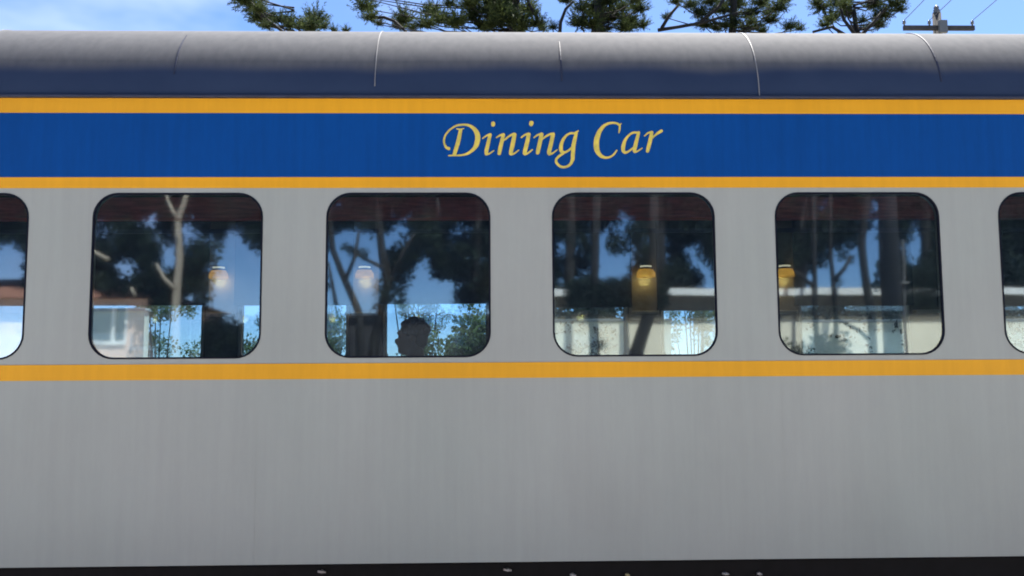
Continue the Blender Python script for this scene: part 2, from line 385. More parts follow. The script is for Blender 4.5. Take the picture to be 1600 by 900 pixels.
# pen outlines of the words, millimetres (x, height above the eye)
LETTER_OUTLINES = [
    [243,1416,245,1416,248,1416,252,1414,256,1411,257,1409,257,1406,257,1402,255,1394,254,1392,253,1390,251,1388,249,1387,247,1386,244,1385,242,1386,237,1387,234,1391,233,1393,232,1396,232,1400,234,1407,235,1410,236,1412,238,1414,240,1415],
    [25,1412,30,1412,34,1410,37,1407,39,1402,38,1393,37,1389,35,1387,34,1385,31,1384,29,1383,24,1383,20,1385,17,1388,16,1393,16,1402,17,1406,19,1408,21,1410,23,1411],
    [712,1411,714,1411,728,1409,737,1407,745,1403,749,1400,752,1396,758,1403,760,1403,761,1402,761,1400,755,1389,756,1383,755,1375,753,1362,748,1346,747,1345,745,1345,743,1346,742,1348,745,1384,745,1386,744,1388,739,1392,735,1395,731,1397,714,1400,693,1397,688,1395,684,1393,678,1390,673,1387,668,1383,664,1378,656,1368,647,1354,644,1347,641,1340,636,1322,632,1306,630,1290,630,1278,630,1267,631,1257,632,1249,634,1241,637,1235,641,1228,645,1223,650,1218,656,1214,662,1211,669,1210,676,1209,683,1210,690,1212,697,1215,704,1219,712,1227,719,1235,729,1248,731,1249,733,1248,735,1246,735,1244,724,1227,718,1219,713,1214,707,1209,702,1206,695,1202,688,1199,682,1198,675,1196,667,1196,660,1196,654,1197,648,1199,643,1200,637,1203,631,1207,626,1211,621,1216,617,1220,613,1225,609,1232,604,1243,601,1256,600,1264,599,1272,600,1289,601,1302,603,1312,606,1323,612,1337,617,1348,623,1359,630,1369,638,1378,646,1387,655,1394,663,1399,672,1403,681,1407,689,1409,696,1410],
    [-142,1399,-130,1399,-120,1398,-111,1397,-100,1393,-91,1389,-83,1384,-74,1378,-67,1371,-60,1363,-56,1356,-51,1347,-48,1337,-46,1327,-45,1317,-46,1308,-47,1299,-50,1287,-54,1276,-59,1266,-66,1256,-76,1246,-87,1237,-99,1229,-109,1223,-118,1219,-127,1217,-137,1214,-153,1212,-165,1211,-184,1211,-226,1211,-227,1211,-228,1213,-229,1214,-228,1216,-227,1217,-213,1219,-202,1220,-203,1223,-202,1227,-179,1310,-175,1327,-167,1363,-167,1363,-180,1366,-181,1367,-182,1369,-181,1370,-180,1372,-178,1372,-166,1371,-160,1370,-153,1371,-139,1374,-137,1373,-137,1371,-137,1370,-138,1369,-149,1366,-148,1362,-148,1359,-153,1327,-156,1309,-162,1284,-179,1231,-182,1220,-182,1219,-166,1221,-154,1222,-144,1224,-132,1227,-126,1230,-120,1233,-113,1238,-107,1242,-103,1246,-97,1251,-93,1257,-88,1263,-83,1274,-80,1284,-75,1309,-75,1316,-75,1320,-75,1327,-76,1333,-78,1340,-80,1346,-83,1352,-86,1358,-90,1363,-94,1369,-101,1375,-106,1379,-113,1383,-120,1385,-128,1387,-137,1388,-149,1388,-159,1387,-167,1386,-174,1385,-181,1382,-189,1379,-198,1373,-205,1368,-213,1362,-220,1355,-226,1349,-232,1342,-236,1336,-240,1328,-243,1321,-244,1314,-246,1305,-246,1299,-246,1291,-244,1284,-241,1277,-236,1269,-234,1266,-233,1265,-225,1264,-221,1263,-219,1262,-217,1259,-216,1255,-217,1252,-219,1249,-222,1247,-225,1246,-227,1247,-236,1250,-239,1252,-242,1254,-244,1257,-249,1265,-254,1278,-256,1288,-257,1294,-257,1301,-256,1308,-255,1314,-253,1322,-250,1330,-246,1338,-241,1346,-234,1354,-227,1362,-219,1370,-210,1376,-201,1383,-193,1388,-185,1392,-179,1394,-173,1396,-165,1397],
    [987,1366,989,1366,992,1366,994,1365,996,1362,997,1360,997,1357,996,1354,995,1352,993,1351,973,1340,964,1334,950,1324,937,1312,931,1289,923,1260,915,1237,912,1234,910,1232,908,1232,905,1232,903,1232,901,1233,899,1235,898,1237,898,1240,902,1263,910,1294,923,1344,916,1343,911,1340,906,1337,894,1327,892,1326,890,1327,889,1328,888,1329,889,1331,902,1344,909,1350,916,1353,932,1358,934,1358,936,1358,941,1354,942,1352,943,1350,943,1347,940,1328,940,1328,956,1344,963,1350,972,1357,985,1365],
    [512,1361,514,1361,515,1360,516,1359,516,1357,515,1356,508,1349,509,1347,509,1344,504,1315,498,1283,495,1267,491,1223,490,1205,489,1196,488,1190,485,1182,481,1175,478,1169,474,1163,470,1159,466,1155,462,1152,455,1148,447,1145,440,1143,433,1142,426,1141,420,1142,413,1143,407,1145,402,1148,398,1151,392,1155,387,1160,384,1165,381,1168,378,1175,377,1183,377,1187,378,1191,379,1195,381,1199,383,1203,388,1207,400,1219,414,1229,410,1231,408,1233,406,1236,404,1240,403,1244,402,1248,401,1258,403,1271,407,1287,412,1298,418,1309,425,1320,435,1331,443,1338,453,1344,461,1348,470,1351,478,1351,491,1350,493,1352,494,1353],
    [857,1356,861,1356,864,1354,866,1351,866,1347,848,1266,845,1255,841,1243,845,1243,850,1245,876,1261,877,1261,879,1260,879,1259,879,1257,878,1256,863,1244,850,1235,843,1232,834,1229,831,1230,828,1231,827,1233,826,1236,824,1238,823,1240,822,1243,823,1252,823,1252,821,1250,813,1243,802,1235,793,1229,788,1227,783,1225,778,1225,773,1226,769,1228,764,1232,761,1236,758,1242,757,1249,757,1256,757,1266,759,1274,762,1284,765,1292,768,1299,772,1307,777,1314,782,1320,789,1329,797,1336,804,1342,810,1346,816,1350,823,1353,828,1354,832,1355,837,1355,854,1354],
    [363,1348,366,1348,371,1348,375,1346,377,1344,378,1342,379,1339,379,1336,369,1288,355,1231,356,1231,359,1231,365,1234,372,1238,391,1251,392,1251,393,1251,394,1250,395,1249,394,1248,394,1247,370,1226,365,1222,360,1220,347,1216,345,1216,343,1216,341,1217,337,1221,335,1223,334,1227,333,1235,335,1245,347,1292,356,1333,353,1332,349,1331,340,1327,333,1323,324,1318,314,1310,308,1304,300,1269,292,1237,290,1230,287,1225,285,1223,282,1221,279,1221,276,1221,273,1223,271,1225,270,1228,270,1236,272,1250,291,1332,290,1332,286,1331,280,1329,275,1326,262,1316,259,1316,258,1317,257,1319,257,1321,271,1333,280,1339,286,1342,299,1347,304,1348,307,1347,310,1345,312,1343,314,1340,314,1336,311,1319,311,1318,321,1328,328,1333,337,1338,351,1345,355,1346],
    [229,1348,231,1348,233,1347,235,1346,237,1345,239,1343,240,1340,240,1336,235,1305,231,1288,227,1269,217,1232,221,1232,226,1235,231,1239,248,1252,250,1252,251,1252,253,1250,253,1248,252,1246,236,1232,229,1226,222,1221,212,1217,208,1216,205,1216,202,1217,198,1221,196,1223,195,1226,195,1234,196,1240,197,1247,210,1297,218,1332,213,1331,207,1329,189,1316,187,1316,185,1317,184,1318,184,1320,184,1321,185,1322,198,1333,205,1339,214,1343,224,1347],
    [144,1347,146,1347,152,1346,156,1344,158,1343,159,1340,160,1338,160,1335,155,1305,152,1288,147,1266,138,1230,139,1230,141,1230,147,1232,155,1237,169,1248,173,1249,174,1249,175,1248,176,1247,175,1245,161,1232,151,1224,144,1220,140,1218,130,1216,128,1216,126,1216,121,1219,119,1221,117,1225,117,1227,117,1235,118,1244,129,1294,136,1328,133,1328,129,1327,124,1324,117,1320,100,1305,98,1304,96,1305,92,1302,88,1298,81,1268,75,1240,70,1223,69,1220,67,1219,65,1217,62,1217,60,1217,57,1217,55,1219,53,1221,52,1224,52,1226,54,1247,57,1262,65,1295,74,1328,71,1328,66,1326,47,1316,45,1316,43,1317,42,1319,43,1321,44,1322,57,1332,67,1338,81,1343,84,1344,87,1344,90,1343,92,1341,94,1338,95,1335,94,1333,90,1310,101,1320,113,1329,122,1336,129,1340],
    [8,1344,10,1344,12,1344,14,1343,16,1342,17,1340,18,1338,19,1334,11,1293,-3,1229,1,1229,7,1231,13,1235,30,1246,32,1246,33,1245,34,1244,34,1243,33,1241,9,1223,1,1219,-9,1216,-12,1215,-15,1216,-17,1217,-19,1219,-21,1224,-22,1226,-22,1239,-21,1249,-16,1267,-8,1301,-1,1328,-6,1327,-12,1324,-32,1311,-33,1311,-35,1312,-36,1313,-36,1314,-35,1316,-15,1332,-8,1336],
    [832,1343,825,1341,818,1338,812,1334,806,1328,801,1323,797,1317,792,1308,787,1298,784,1290,782,1278,778,1257,778,1247,778,1244,779,1242,781,1241,782,1240,785,1240,792,1242,804,1249,810,1254,820,1262,826,1268,832,1291,838,1312,842,1326,848,1342,847,1342,839,1343],
    [471,1339,465,1337,458,1334,452,1329,446,1324,442,1317,436,1308,431,1298,428,1290,425,1279,423,1268,423,1255,423,1247,424,1245,425,1243,427,1242,430,1241,435,1240,437,1241,440,1242,449,1247,461,1256,466,1261,472,1267,475,1284,480,1305,485,1322,491,1337,478,1339],
    [470,1249,463,1242,451,1234,441,1228,432,1226,431,1224,430,1223,412,1211,402,1203,395,1196,392,1192,391,1189,391,1185,391,1182,393,1178,395,1173,398,1169,402,1165,408,1160,415,1157,422,1154,428,1154,436,1155,445,1158,452,1163,457,1167,460,1172,464,1179,466,1186,468,1195,469,1203,469,1225]]

polys = [[(q[i] / 1000, ZC + q[i + 1] / 1000) for i in range(0, len(q), 2)] for q in LETTER_OUTLINES]
plate('lettering', polys, 4.993, .005, M['letter'], bb)
# weld joints of the lower side sheets
for px in (400, 1225):
    for k in (-2, 0, 2):
        x = ray(px, 700, 5.0).x + k * 2.95; q = MB(); q.box((x - .0015, 4.9994, SK + .004), (x + .0015, 5.004, ZC - .044)); q.build('panel_joint', M['grey'], car)
# drip lip along the top of the side
q = MB(); q.box((XA, 4.978, GUT + .001), (XB, 5.0, GUT + .016)); q.build('gutter', M['seamdark'], car, bevel=.004)
# roof shell
RS = .575
def roof_profile(n1=22, n2=16, grow=0.0):
    pts = []
    for k in range(n1 + 1):
        a = R(80 * k / n1); pts.append((5 + RS - (RS + grow) * math.cos(a), GUT + (RS + grow) * math.sin(a)))
    y0, z0 = pts[-1]; s0 = math.tan(R(10)); half = 6.4
    for k in range(1, n2 + 1):
        t = k / n2; y = y0 + (half - y0) * t; pts.append((y, z0 + s0 * (half - y0) * (t - t * t / 2)))
    return pts + [(12.8 - y, z) for (y, z) in reversed(pts[:-1])]
rf = MB(); pr = roof_profile(); nx = 44; n = len(pr)
xs = [XA + (XB - XA) * i / nx for i in range(nx + 1)]
rf.add([(x, y, z) for x in xs for (y, z) in pr], [(i * n + j, i * n + j + 1, (i + 1) * n + j + 1, (i + 1) * n + j) for i in range(nx) for j in range(n - 1)], True)
for x, rev in ((XA, 1), (XB, 0)): rf.add([(x, y, z) for (y, z) in pr], [tuple(range(n))])
roof = rf.build('roof', M['roof'], car)
rng = random.Random(3)
seams = {-1.79: ('seamdark', 4, 15), -.647: ('seal', 2, 30), .423: ('seamdark', 3, 13), 1.562: ('seal', 0, 30), 2.634: ('seamdark', 3, 30)}
for x in [-8.6, -7.5, -6.35, -5.2, -4.05, -2.93] + sorted(seams) + [3.72, 4.85, 5.95, 7.1, 8.2]:
    mt, j0, j1 = seams.get(x, ('seal', 0, 30))
    pp = roof_profile(grow=.004)
    path = pp[j0:j1]; sm = MB(); k = len(path); w = .0034 if mt == 'seal' else .006
    vs_ = []
    for i, (y, z) in enumerate(path):
        ww = w * (min(1, .35 + 2.2 * (k - 1 - i) / k) if mt == 'seamdark' else 1)
        y2, z2 = roof_profile(grow=-.004)[j0 + i]
        vs_ += [(x - ww, y2, z2), (x - ww * .6, y, z), (x + ww * .6, y, z), (x + ww, y2, z2)]
    sm.add(vs_, [(i * 4 + a, i * 4 + a + 1, i * 4 + a + 5, i * 4 + a + 4) for i in range(k - 1) for a in range(3)], False)
    sm.build('roof_seam', M[mt], roof)
# windows: rubber surround > pane
def window(a, b, y, mat_glass, r, face):
    fr = plate('window', [rrect(a - .003, b + .003, WZ0 - .003, WZ1 + .003, r + .003), rrect(a + .007, b - .007, WZ0 + .007, WZ1 - .007, r - .006)], y - .002 if face < 0 else y + .036, .014, M['rubber'], car)
    plate('pane', [rrect(a + .004, b - .004, WZ0 + .004, WZ1 - .004, r - .004)], y + (.006 if face < 0 else .012), .003, mat_glass, fr)
for a, b in full: window(a, b, 5.0, M['glass'], WR, -1)
for a, b in far_w: window(a, b, 7.75, M['far_glass'], .1, 1)
# cabin
q = MB(); q.box((XA, 5.06, ZC + 1.50), (XB, 7.74, ZC + 1.54)); q.build('cabin_ceiling', M['ceiling'], car)
q = MB(); q.box((XA, 5.06, ZC - .90), (XB, 7.74, ZC - .85)); q.build('cabin_floor', M['carpet'], car)
q = MB(); q.box((XA, 7.66, ZC + 1.335), (XB, 7.745, ZC + 1.498)); q.box((XA, 7.63, ZC + 1.30), (XB, 7.745, ZC + 1.333)); q.build('pelmet', M['maroon'], car, bevel=.006)
q = MB(); q.box((XA, 5.1, ZC + 1.45), (XB, 5.42, ZC + 1.498)); q.build('luggage_rack', M['maroon'], car)
q = MB(); q.box((XA, 7.69, ZC + 1.19), (XB, 7.72, ZC + 1.225)); q.build('wall_moulding', M['seamdark'], car)
for i, (a, b) in enumerate(far_w):
    dz = [.585, .58, .585, .585, .58, .588, .55, .52, .56, .55, .57][i]
    q = MB(); q.box((a - .06, 7.715, ZC + dz), (b + .06, 7.735, ZC + 1.298)); q.box((a - .06, 7.705, ZC + dz - .012), (b + .06, 7.742, ZC + dz + .014)); q.build('blind', M['blind'], car)
for a, b in far_w:
    for xx in (a - .022, b + .004):
        q = MB(); q.box((xx, 7.725, WZ0 - .05), (xx + .018, 7.749, ZC + .56)); q.build('window_trim', M['ledge'], car)
for i in range(len(far_w) - 1):
    a, b = far_w[i][1], far_w[i + 1][0]
    q = MB(); q.box((a + .055, 7.66, ZC + .475), (b - .055, 7.748, ZC + .505)); q.build('ledge', M['ledge'], car, bevel=.005)
lamp_x = [(far_w[i][1] + far_w[i + 1][0]) / 2 for i in range(len(far_w) - 1)]
for x in lamp_x:
    if not -5.2 < x < 3.0: continue
    z = ZC + .80
    q = MB(); q.box((x - .03, 7.70, z + .02), (x + .03, 7.748, z + .12)); lm = q.build('wall_lamp', M['seamdark'], car)
    q = MB(); q.lathe((x, 7.63, z), [(.078, -.012), (.080, .005), (.076, .03), (.06, .06)], n=24); q.build('lamp_shade', M['lamp'], lm)
    q = MB(); q.lathe((x, 7.63, z), [(.064, .062), (.064, .072), (.03, .078)], n=24); q.build('lamp_cap', M['seamdark'], lm)
    q = MB(); q.lathe((x, 7.63, z), [(.05, .080), (.05, .09), (.02, .094)], n=24); q.build('lamp_rim', M['bulb'], lm)
    ld = bpy.data.lights.new('wall_lamp_light', 'POINT'); ld.energy = .62; ld.color = (1, .60, .17); ld.shadow_soft_size = .05
    lo = bpy.data.objects.new('wall_lamp_light', ld); COL.objects.link(lo); lo.parent = lm; lo.location = Vector((x, 7.672, z - .03)) - origin_of(lm)
# underframe
q = MB(); q.box((XA, 5.17, SK - .12), (XB, 7.74, SK + .05)); q.box((XA, 5.10, SK - .26), (XB, 5.16, SK - .02)); q.box((XA, 7.6, SK - .26), (XB, 7.66, SK - .02)); q.build('underframe', M['under'], car, bevel=.01)
for (a, b, d) in ((-3.4, -2.2, .55), (-1.9, -1.25, .5), (-.75, -.05, .52), (.25, .6, .6), (.95, 1.3, .5), (1.8, 3.6, .58)):
    q = MB(); q.box((a, 5.22, SK - d), (b, 6.0, SK - .13)); q.box((a + .02, 5.205, SK - d + .03), (b - .02, 5.218, SK - .16)); q.build('equipment_box', M['under'], car, bevel=.012)
for (px, py, mt, w) in ((503, 893, 'tap', .022), (793, 890, 'tap', .022), (895, 898, 'tap', .016), (980, 898, 'yellow_bit', .012), (1133, 896, 'tap', .018), (1186, 896, 'tap', .014)):
    c = ray(px, py, 5.085); q = MB()
    q.tube([(c.x, 5.10, c.z), (c.x, 5.075, c.z)], .009, 10); q.tube([(c.x - w, 5.08, c.z + .002), (c.x, 5.075, c.z), (c.x + w, 5.08, c.z - .003)], [.006, .008, .005], 8)
    q.build('pale_fitting', M[mt], car)  # small pale levers just below the skirt
for bx in (-7.6, 7.6):
    q = MB(); q.box((bx - 1.4, 5.62, .62), (bx + 1.4, 5.72, .82)); q.box((bx - 1.4, 7.18, .62), (bx + 1.4, 7.28, .82)); q.box((bx - .2, 5.62, .66), (bx + .2, 7.28, .98)); bo = q.build('bogie', M['under'], car, bevel=.01)
    for wx in (bx - .85, bx + .85):
        q = MB()
        for yy in (5.90, 6.97): q.lathe((wx, yy, .66), [(.05, -.06), (.39, -.06), (.40, .0), (.43, .04), (.43, .065), (.05, .07)], 'y', 28)
        q.tube([(wx, 5.8, .66), (wx, 7.1, .66)], .06, 12); q.build('wheelset', M['steel'], bo)

# ------------------------------------------------------------------ the diner and the dining seat
hc = ray(643, 528, 6.2); FLOOR = ZC - .85
seat = empty('dining_chair', (hc.x + .08, 6.2, FLOOR), 'dark cloth dining chair under the silhouetted diner behind the second full window', 'chair')
q = MB(); q.box((hc.x - .22, 5.75, FLOOR + .30), (hc.x + .26, 6.65, FLOOR + .44)); q.build('seat_cushion', M['seat'], seat, bevel=.03)
q = MB(); q.box((hc.x + .265, 5.75, FLOOR + .30), (hc.x + .36, 6.65, FLOOR + .86)); q.build('backrest', M['seat'], seat, bevel=.03)
q = MB(); q.box((hc.x - .18, 5.8, FLOOR), (hc.x + .30, 6.6, FLOOR + .298)); q.build('seat_base', M['under'], seat)

def remesh(name, parts, mat, parent, voxel=.012, sm=6):
    """Ellipsoids and tapered limbs fused into one continuous skin."""
    bm = bmesh.new()
    for pt in parts:
        if pt[0] == 'e':
            _, c, r = pt[:3]
            mtx = Matrix.Translation(Vector(c)) @ (Matrix.Rotation(pt[3], 4, 'Y') if len(pt) > 3 else Matrix()) @ Matrix.Diagonal((*r, 1))
            bmesh.ops.create_uvsphere(bm, u_segments=14, v_segments=9, radius=1, matrix=mtx)
        else:
            _, a, b, ra, rb = pt; a, b = Vector(a), Vector(b)
            for c_, r_ in ((a, ra), (b, rb)): bmesh.ops.create_uvsphere(bm, u_segments=14, v_segments=10, radius=r_, matrix=Matrix.Translation(c_))
            q_ = (b - a).to_track_quat('Z', 'Y').to_matrix().to_4x4()
            bmesh.ops.create_cone(bm, cap_ends=True, segments=14, radius1=ra, radius2=rb, depth=(b - a).length, matrix=Matrix.Translation((a + b) / 2) @ q_)
    me = bpy.data.meshes.new(name); bm.to_mesh(me); bm.free()
    o = bpy.data.objects.new(name, me); COL.objects.link(o)
    md = o.modifiers.new('fuse', 'REMESH'); md.mode = 'VOXEL'; md.voxel_size = voxel
    ms = o.modifiers.new('soft', 'SMOOTH'); ms.iterations = sm; ms.factor = .5
    me2 = bpy.data.meshes.new_from_object(o.evaluated_get(bpy.context.evaluated_depsgraph_get()))
    bpy.data.objects.remove(o); me2.name = name; me2.materials.clear(); me2.materials.append(mat)
    for pl in me2.polygons: pl.use_smooth = True
    o = bpy.data.objects.new(name, me2); COL.objects.link(o)
    if parent: o.parent = parent; o.location = -origin_of(parent)
    return o
hx, hy, hz = hc.x, 6.2, hc.z
P = lambda x, y, z: (hx + x, hy + y, hz + z)
body = [('e', P(.01, 0, .025), (.098, .075, .100)), ('e', P(-.03, 0, -.045), (.066, .060, .078)), ('e', P(-.062, 0, -.088), (.034, .034, .026)),
        ('e', P(-.100, 0, -.022), (.020, .014, .022), R(25)), ('e', P(-.088, 0, -.055), (.014, .024, .010)), ('e', P(-.084, 0, .035), (.020, .05, .014)),
        ('e', P(-.084, .03, .006), (.010, .014, .009)), ('e', P(-.084, -.03, .006), (.010, .014, .009)),
        ('e', P(.012, -.078, -.012), (.020, .010, .032)), ('e', P(.012, .078, -.012), (.020, .010, .032)),
        ('l', P(.022, 0, -.06), P(.045, 0, -.20), .056, .062),
        ('e', P(.05, 0, -.38), (.105, .175, .20)), ('e', P(.05, 0, -.24), (.085, .20, .06)), ('e', P(.06, 0, -.62), (.12, .165, .16))]
for s in (-1, 1):
    body += [('l', P(.04, s * .20, -.25), P(-.02, s * .25, -.52), .052, .042), ('l', P(-.02, s * .25, -.52), P(-.24, s * .17, -.50), .040, .028),
             ('e', P(-.29, s * .16, -.50), (.045, .035, .015)),
             ('l', P(.05, s * .09, -.68), P(-.36, s * .11, -.64), .080, .058), ('l', P(-.36, s * .11, -.64), P(-.38, s * .11, -1.02), .055, .038),
             ('e', P(-.43, s * .11, -1.045), (.11, .042, .032))]
    for f in range(4): body += [('l', P(-.32, s * (.135 + .016 * f), -.50), P(-.375 - .006 * (f in (1, 2)), s * (.135 + .016 * f), -.512), .008, .006)]
    body += [('l', P(-.28, s * .13, -.50), P(-.33, s * .108, -.508), .009, .007)]
person = remesh('person', body, M['skin'], None, .009, 4)
tag(person, 'silhouetted short haired person seated in profile behind the second full window', 'person')
rg = random.Random(8)
hair = [('e', P(.022, 0, .045), (.103, .086, .088)), ('e', P(.060, 0, -.008), (.056, .078, .070))]
for k in range(60):
    a, b = rg.uniform(-.2, 1.57), rg.uniform(0, 2 * math.pi)
    v = Vector((math.cos(a) * math.cos(b), math.cos(a) * math.sin(b), math.sin(a)))
    if v.x < -.45 and v.z < .55: continue
    hair.append(('e', P(.022 + v.x * .098, v.y * .082, .044 + v.z * .087), (.0195, .0195, .0195)))
remesh('hair', hair, M['hair'], person, .007, 1)
shirt = [('e', P(.05, 0, -.385), (.118, .19, .205)), ('e', P(.05, 0, -.25), (.097, .212, .066)), ('e', P(.06, 0, -.60), (.130, .178, .14)), ('l', P(.038, 0, -.165), P(.045, 0, -.22), .066, .075)]
for s in (-1, 1): shirt += [('l', P(.04, s * .205, -.25), P(.0, s * .24, -.44), .064, .056)]
remesh('shirt', shirt, M['shirt'], person, .012, 4)

# ------------------------------------------------------------------ foliage makers
NR = np.random.default_rng(11)
def rand_rot(rg_, n):
    q = rg_.normal(size=(n, 4)); q /= np.linalg.norm(q, axis=1)[:, None]; w, x, y, z = q.T
    return np.stack([1 - 2 * (y * y + z * z), 2 * (x * y - z * w), 2 * (x * z + y * w), 2 * (x * y + z * w), 1 - 2 * (x * x + z * z), 2 * (y * z - x * w), 2 * (x * z - y * w), 2 * (y * z + x * w), 1 - 2 * (x * x + y * y)], -1).reshape(n, 3, 3)
def spiky_tuft(rg_, nb=60, nn=16):
    """Unit tuft of an araucaria: upswept branchlets covered in short stiff needles."""
    out_ = []
    for k in range(nb):
        d = rg_.normal(size=3); d[2] = abs(d[2]) * .8 + .05 - .5 * (k % 3 == 0); d /= np.linalg.norm(d)
        L = rg_.uniform(.65, 1.25)
        for j in range(nn):
            t = (j + .5) / nn * L; c = d * t + np.array([0, 0, .22 * t * t])
            o_ = rg_.normal(size=3); o_ -= d * (o_ @ d); o_ /= np.linalg.norm(o_)
            ax = d * .75 + o_ * .75; ax /= np.linalg.norm(ax); ln = .24 * (1.1 - .4 * t); w = np.cross(ax, rg_.normal(size=3)); w = w / np.linalg.norm(w) * .031
            out_.append([c - w, c + w, c + ax * ln + w * .3, c + ax * ln - w * .3])
    return np.array(out_)
def leaf_clump(rg_, n=200, ln=.28, wd=.10):
    """Unit clump: leaves of uneven size hung through a ragged ball."""
    p_ = rg_.normal(size=(n, 3)); p_ /= np.linalg.norm(p_, axis=1)[:, None]; p_ *= (rg_.uniform(0, 1, (n, 1)) ** .45)
    a = rg_.normal(size=(n, 3)); a[:, 2] -= .5; a /= np.linalg.norm(a, axis=1)[:, None]
    w = np.cross(a, rg_.normal(size=(n, 3))); w /= np.linalg.norm(w, axis=1)[:, None]
    s = rg_.uniform(.6, 1.3, (n, 1)); L = a * ln * s; W = w * wd * s
    return np.stack([p_, p_ + L * .5 + W, p_ + L, p_ + L * .5 - W], 1)
TUFTS = [spiky_tuft(NR) for _ in range(6)]; CLUMPS = [leaf_clump(NR) for _ in range(6)]
SHRUBS = [leaf_clump(NR, 200, .22, .09) for _ in range(4)]
def scatter(temps, pts, rads, rg_, upright=False):
    out_ = []
    for c, r in zip(pts, rads):
        t = temps[rg_.integers(len(temps))]
        if upright:
            a = rg_.uniform(0, 6.283); ca, sa = math.cos(a), math.sin(a); Rm = np.array([[ca, -sa, 0], [sa, ca, 0], [0, 0, 1]])
        else: Rm = rand_rot(rg_, 1)[0]
        rr = np.array(r if hasattr(r, '__len__') else (r, r, r))
        out_.append((t @ Rm.T) * rr + np.array(c))
    return np.concatenate(out_)

# ------------------------------------------------------------------ araucarias beyond the train
def araucaria(trunk_px, depth, tufts, limbs, label, height, spread, seed, keep_out=()):
    rg_ = np.random.default_rng(seed)
    base = ray(trunk_px, 300, depth); base.z = 0
    root = empty('araucaria_tree', base, label, 'tree', 'araucarias behind the train')
    tr = MB(); k = 12
    tr.tube([(base.x + .12 * math.sin(i * 1.3), depth, height * i / k) for i in range(k + 1)], [.34 * (1 - .88 * i / k) + .02 for i in range(k + 1)], 12)
    pts, rad = [], []
    more_ = [(px + rg_.normal() * 9, py + rg_.normal() * 7, r * .62) for (px, py, r) in tufts if r >= 14]
    for (px, py, r) in tufts + more_:
        d = depth + rg_.uniform(-1.2, 1.2); p_ = ray(px, py, d); pts.append(p_); rad.append(r / F * d * 1.38)
        z0 = p_.z - .25 * abs(p_.x - base.x) * rg_.uniform(.2, .6) - .2
        a = Vector((base.x, depth, z0))
        tr.tube([a, a.lerp(p_, .6) + Vector((0, 0, -.12)), p_], [.028, .02, .012], 6)
    for lim in limbs:
        q_ = [ray(px, py, depth - .6) for (px, py) in lim]; tr.tube(q_, [.055 - .028 * i / len(q_) for i in range(len(q_))], 7)
    for i in range(110):                              # whorled boughs above and below what the photograph shows
        z = rg_.uniform(2.5, height + .2); f = math.sqrt(max(0, 1 - (z - 2) / height)) * spread
        a = rg_.uniform(0, 6.283); rr = f * rg_.uniform(.55, 1.0)
        p_ = Vector((base.x + rr * math.cos(a), depth + rr * math.sin(a), z + .25))
        d3 = p_ - Vector((0, 0, ZC)); py = 450 - F * d3.dot(UP) / d3.dot(FW); px = 800 + F * d3.dot(RT) / d3.dot(FW)
        if -45 < py < 75: continue
        if py > 395 and rg_.uniform() < .75: continue
        pts.append(p_); rad.append(rg_.uniform(.3, .45)); tr.tube([(base.x, depth, z - .15), p_], [.03, .012], 5)
    tr.build('trunk', M['bark'], root)
    quads_object('crown', scatter(TUFTS, pts, rad, rg_, True), M['needle'], root)
    return root
araucaria(455, 25, [(372, -22, 26), (384, 2, 22), (396, 14, 20), (405, 28, 18), (414, 40, 14), (425, 30, 10), (438, 33, 12), (452, 38, 15), (470, 43, 12), (492, 33, 18), (487, 44, 16), (505, 43, 10), (522, 48, 7), (541, 48, 7)],
          [[(392, 5), (410, 26), (440, 48), (470, 70)], [(495, 40), (480, 55), (465, 75)]], 'leftmost dark araucaria, its thin bough tips just clearing the train roof', 9.8, 1.6, 1)
araucaria(805, 26, [(565, -4, 14), (572, 14, 18), (576, 30, 14), (632, 30, 17), (624, 43, 13), (645, 46, 10), (672, 20, 15), (662, 40, 15), (690, 34, 17), (703, 8, 12), (711, 38, 18), (733, 8, 17), (738, 28, 18), (752, 44, 16), (762, 18, 17), (776, 36, 20),
                    (700, -14, 18), (790, 8, 24), (800, 34, 24), (824, 16, 17), (838, 38, 16), (815, 44, 14), (780, 20, 20), (848, 47, 9), (760, -10, 22), (815, -8, 20)],
          [[(578, 28), (600, 27), (616, 33), (640, 55), (700, 85)], [(840, 30), (826, 5), (820, -20)]], 'dense araucaria with a broad dark crown above the train left of the middle', 16, 4.4, 2)
araucaria(935, 24, [(864, 44, 9), (884, 2, 12), (898, -8, 14), (908, 14, 13), (903, 38, 16), (930, 18, 20), (925, 40, 19), (950, 6, 18), (955, 30, 19), (983, 38, 18), (1000, 16, 15), (990, 2, 13), (1003, 42, 12), (970, 14, 14), (975, 46, 16), (940, 48, 16)],
          [[(874, 62), (876, 35), (884, 14), (896, 2)]], 'bushy sunlit araucaria rising right behind the middle of the train roof', 14.5, 2.0, 3)
araucaria(1150, 25, [(1056, 4, 11), (1042, 28, 8), (1078, 10, 12), (1096, 22, 14), (1110, 4, 15), (1101, 42, 13), (1130, 18, 14), (1152, 8, 17), (1146, 40, 14), (1172, 24, 15), (1190, 6, 15), (1205, 34, 16), (1216, 14, 16), (1228, 2, 12), (1234, 44, 12), (1250, 46, 9), (1180, 44, 13), (1120, 46, 12), (1165, 46, 12)],
          [[(1028, 47), (1060, 42), (1095, 36), (1130, 26), (1160, 18)], [(1034, 44), (1046, 24), (1062, 6)], [(1095, 34), (1122, 12), (1138, -10)]], 'open crowned araucaria with a long bare sloping bough over the train roof', 14.5, 2.3, 4)
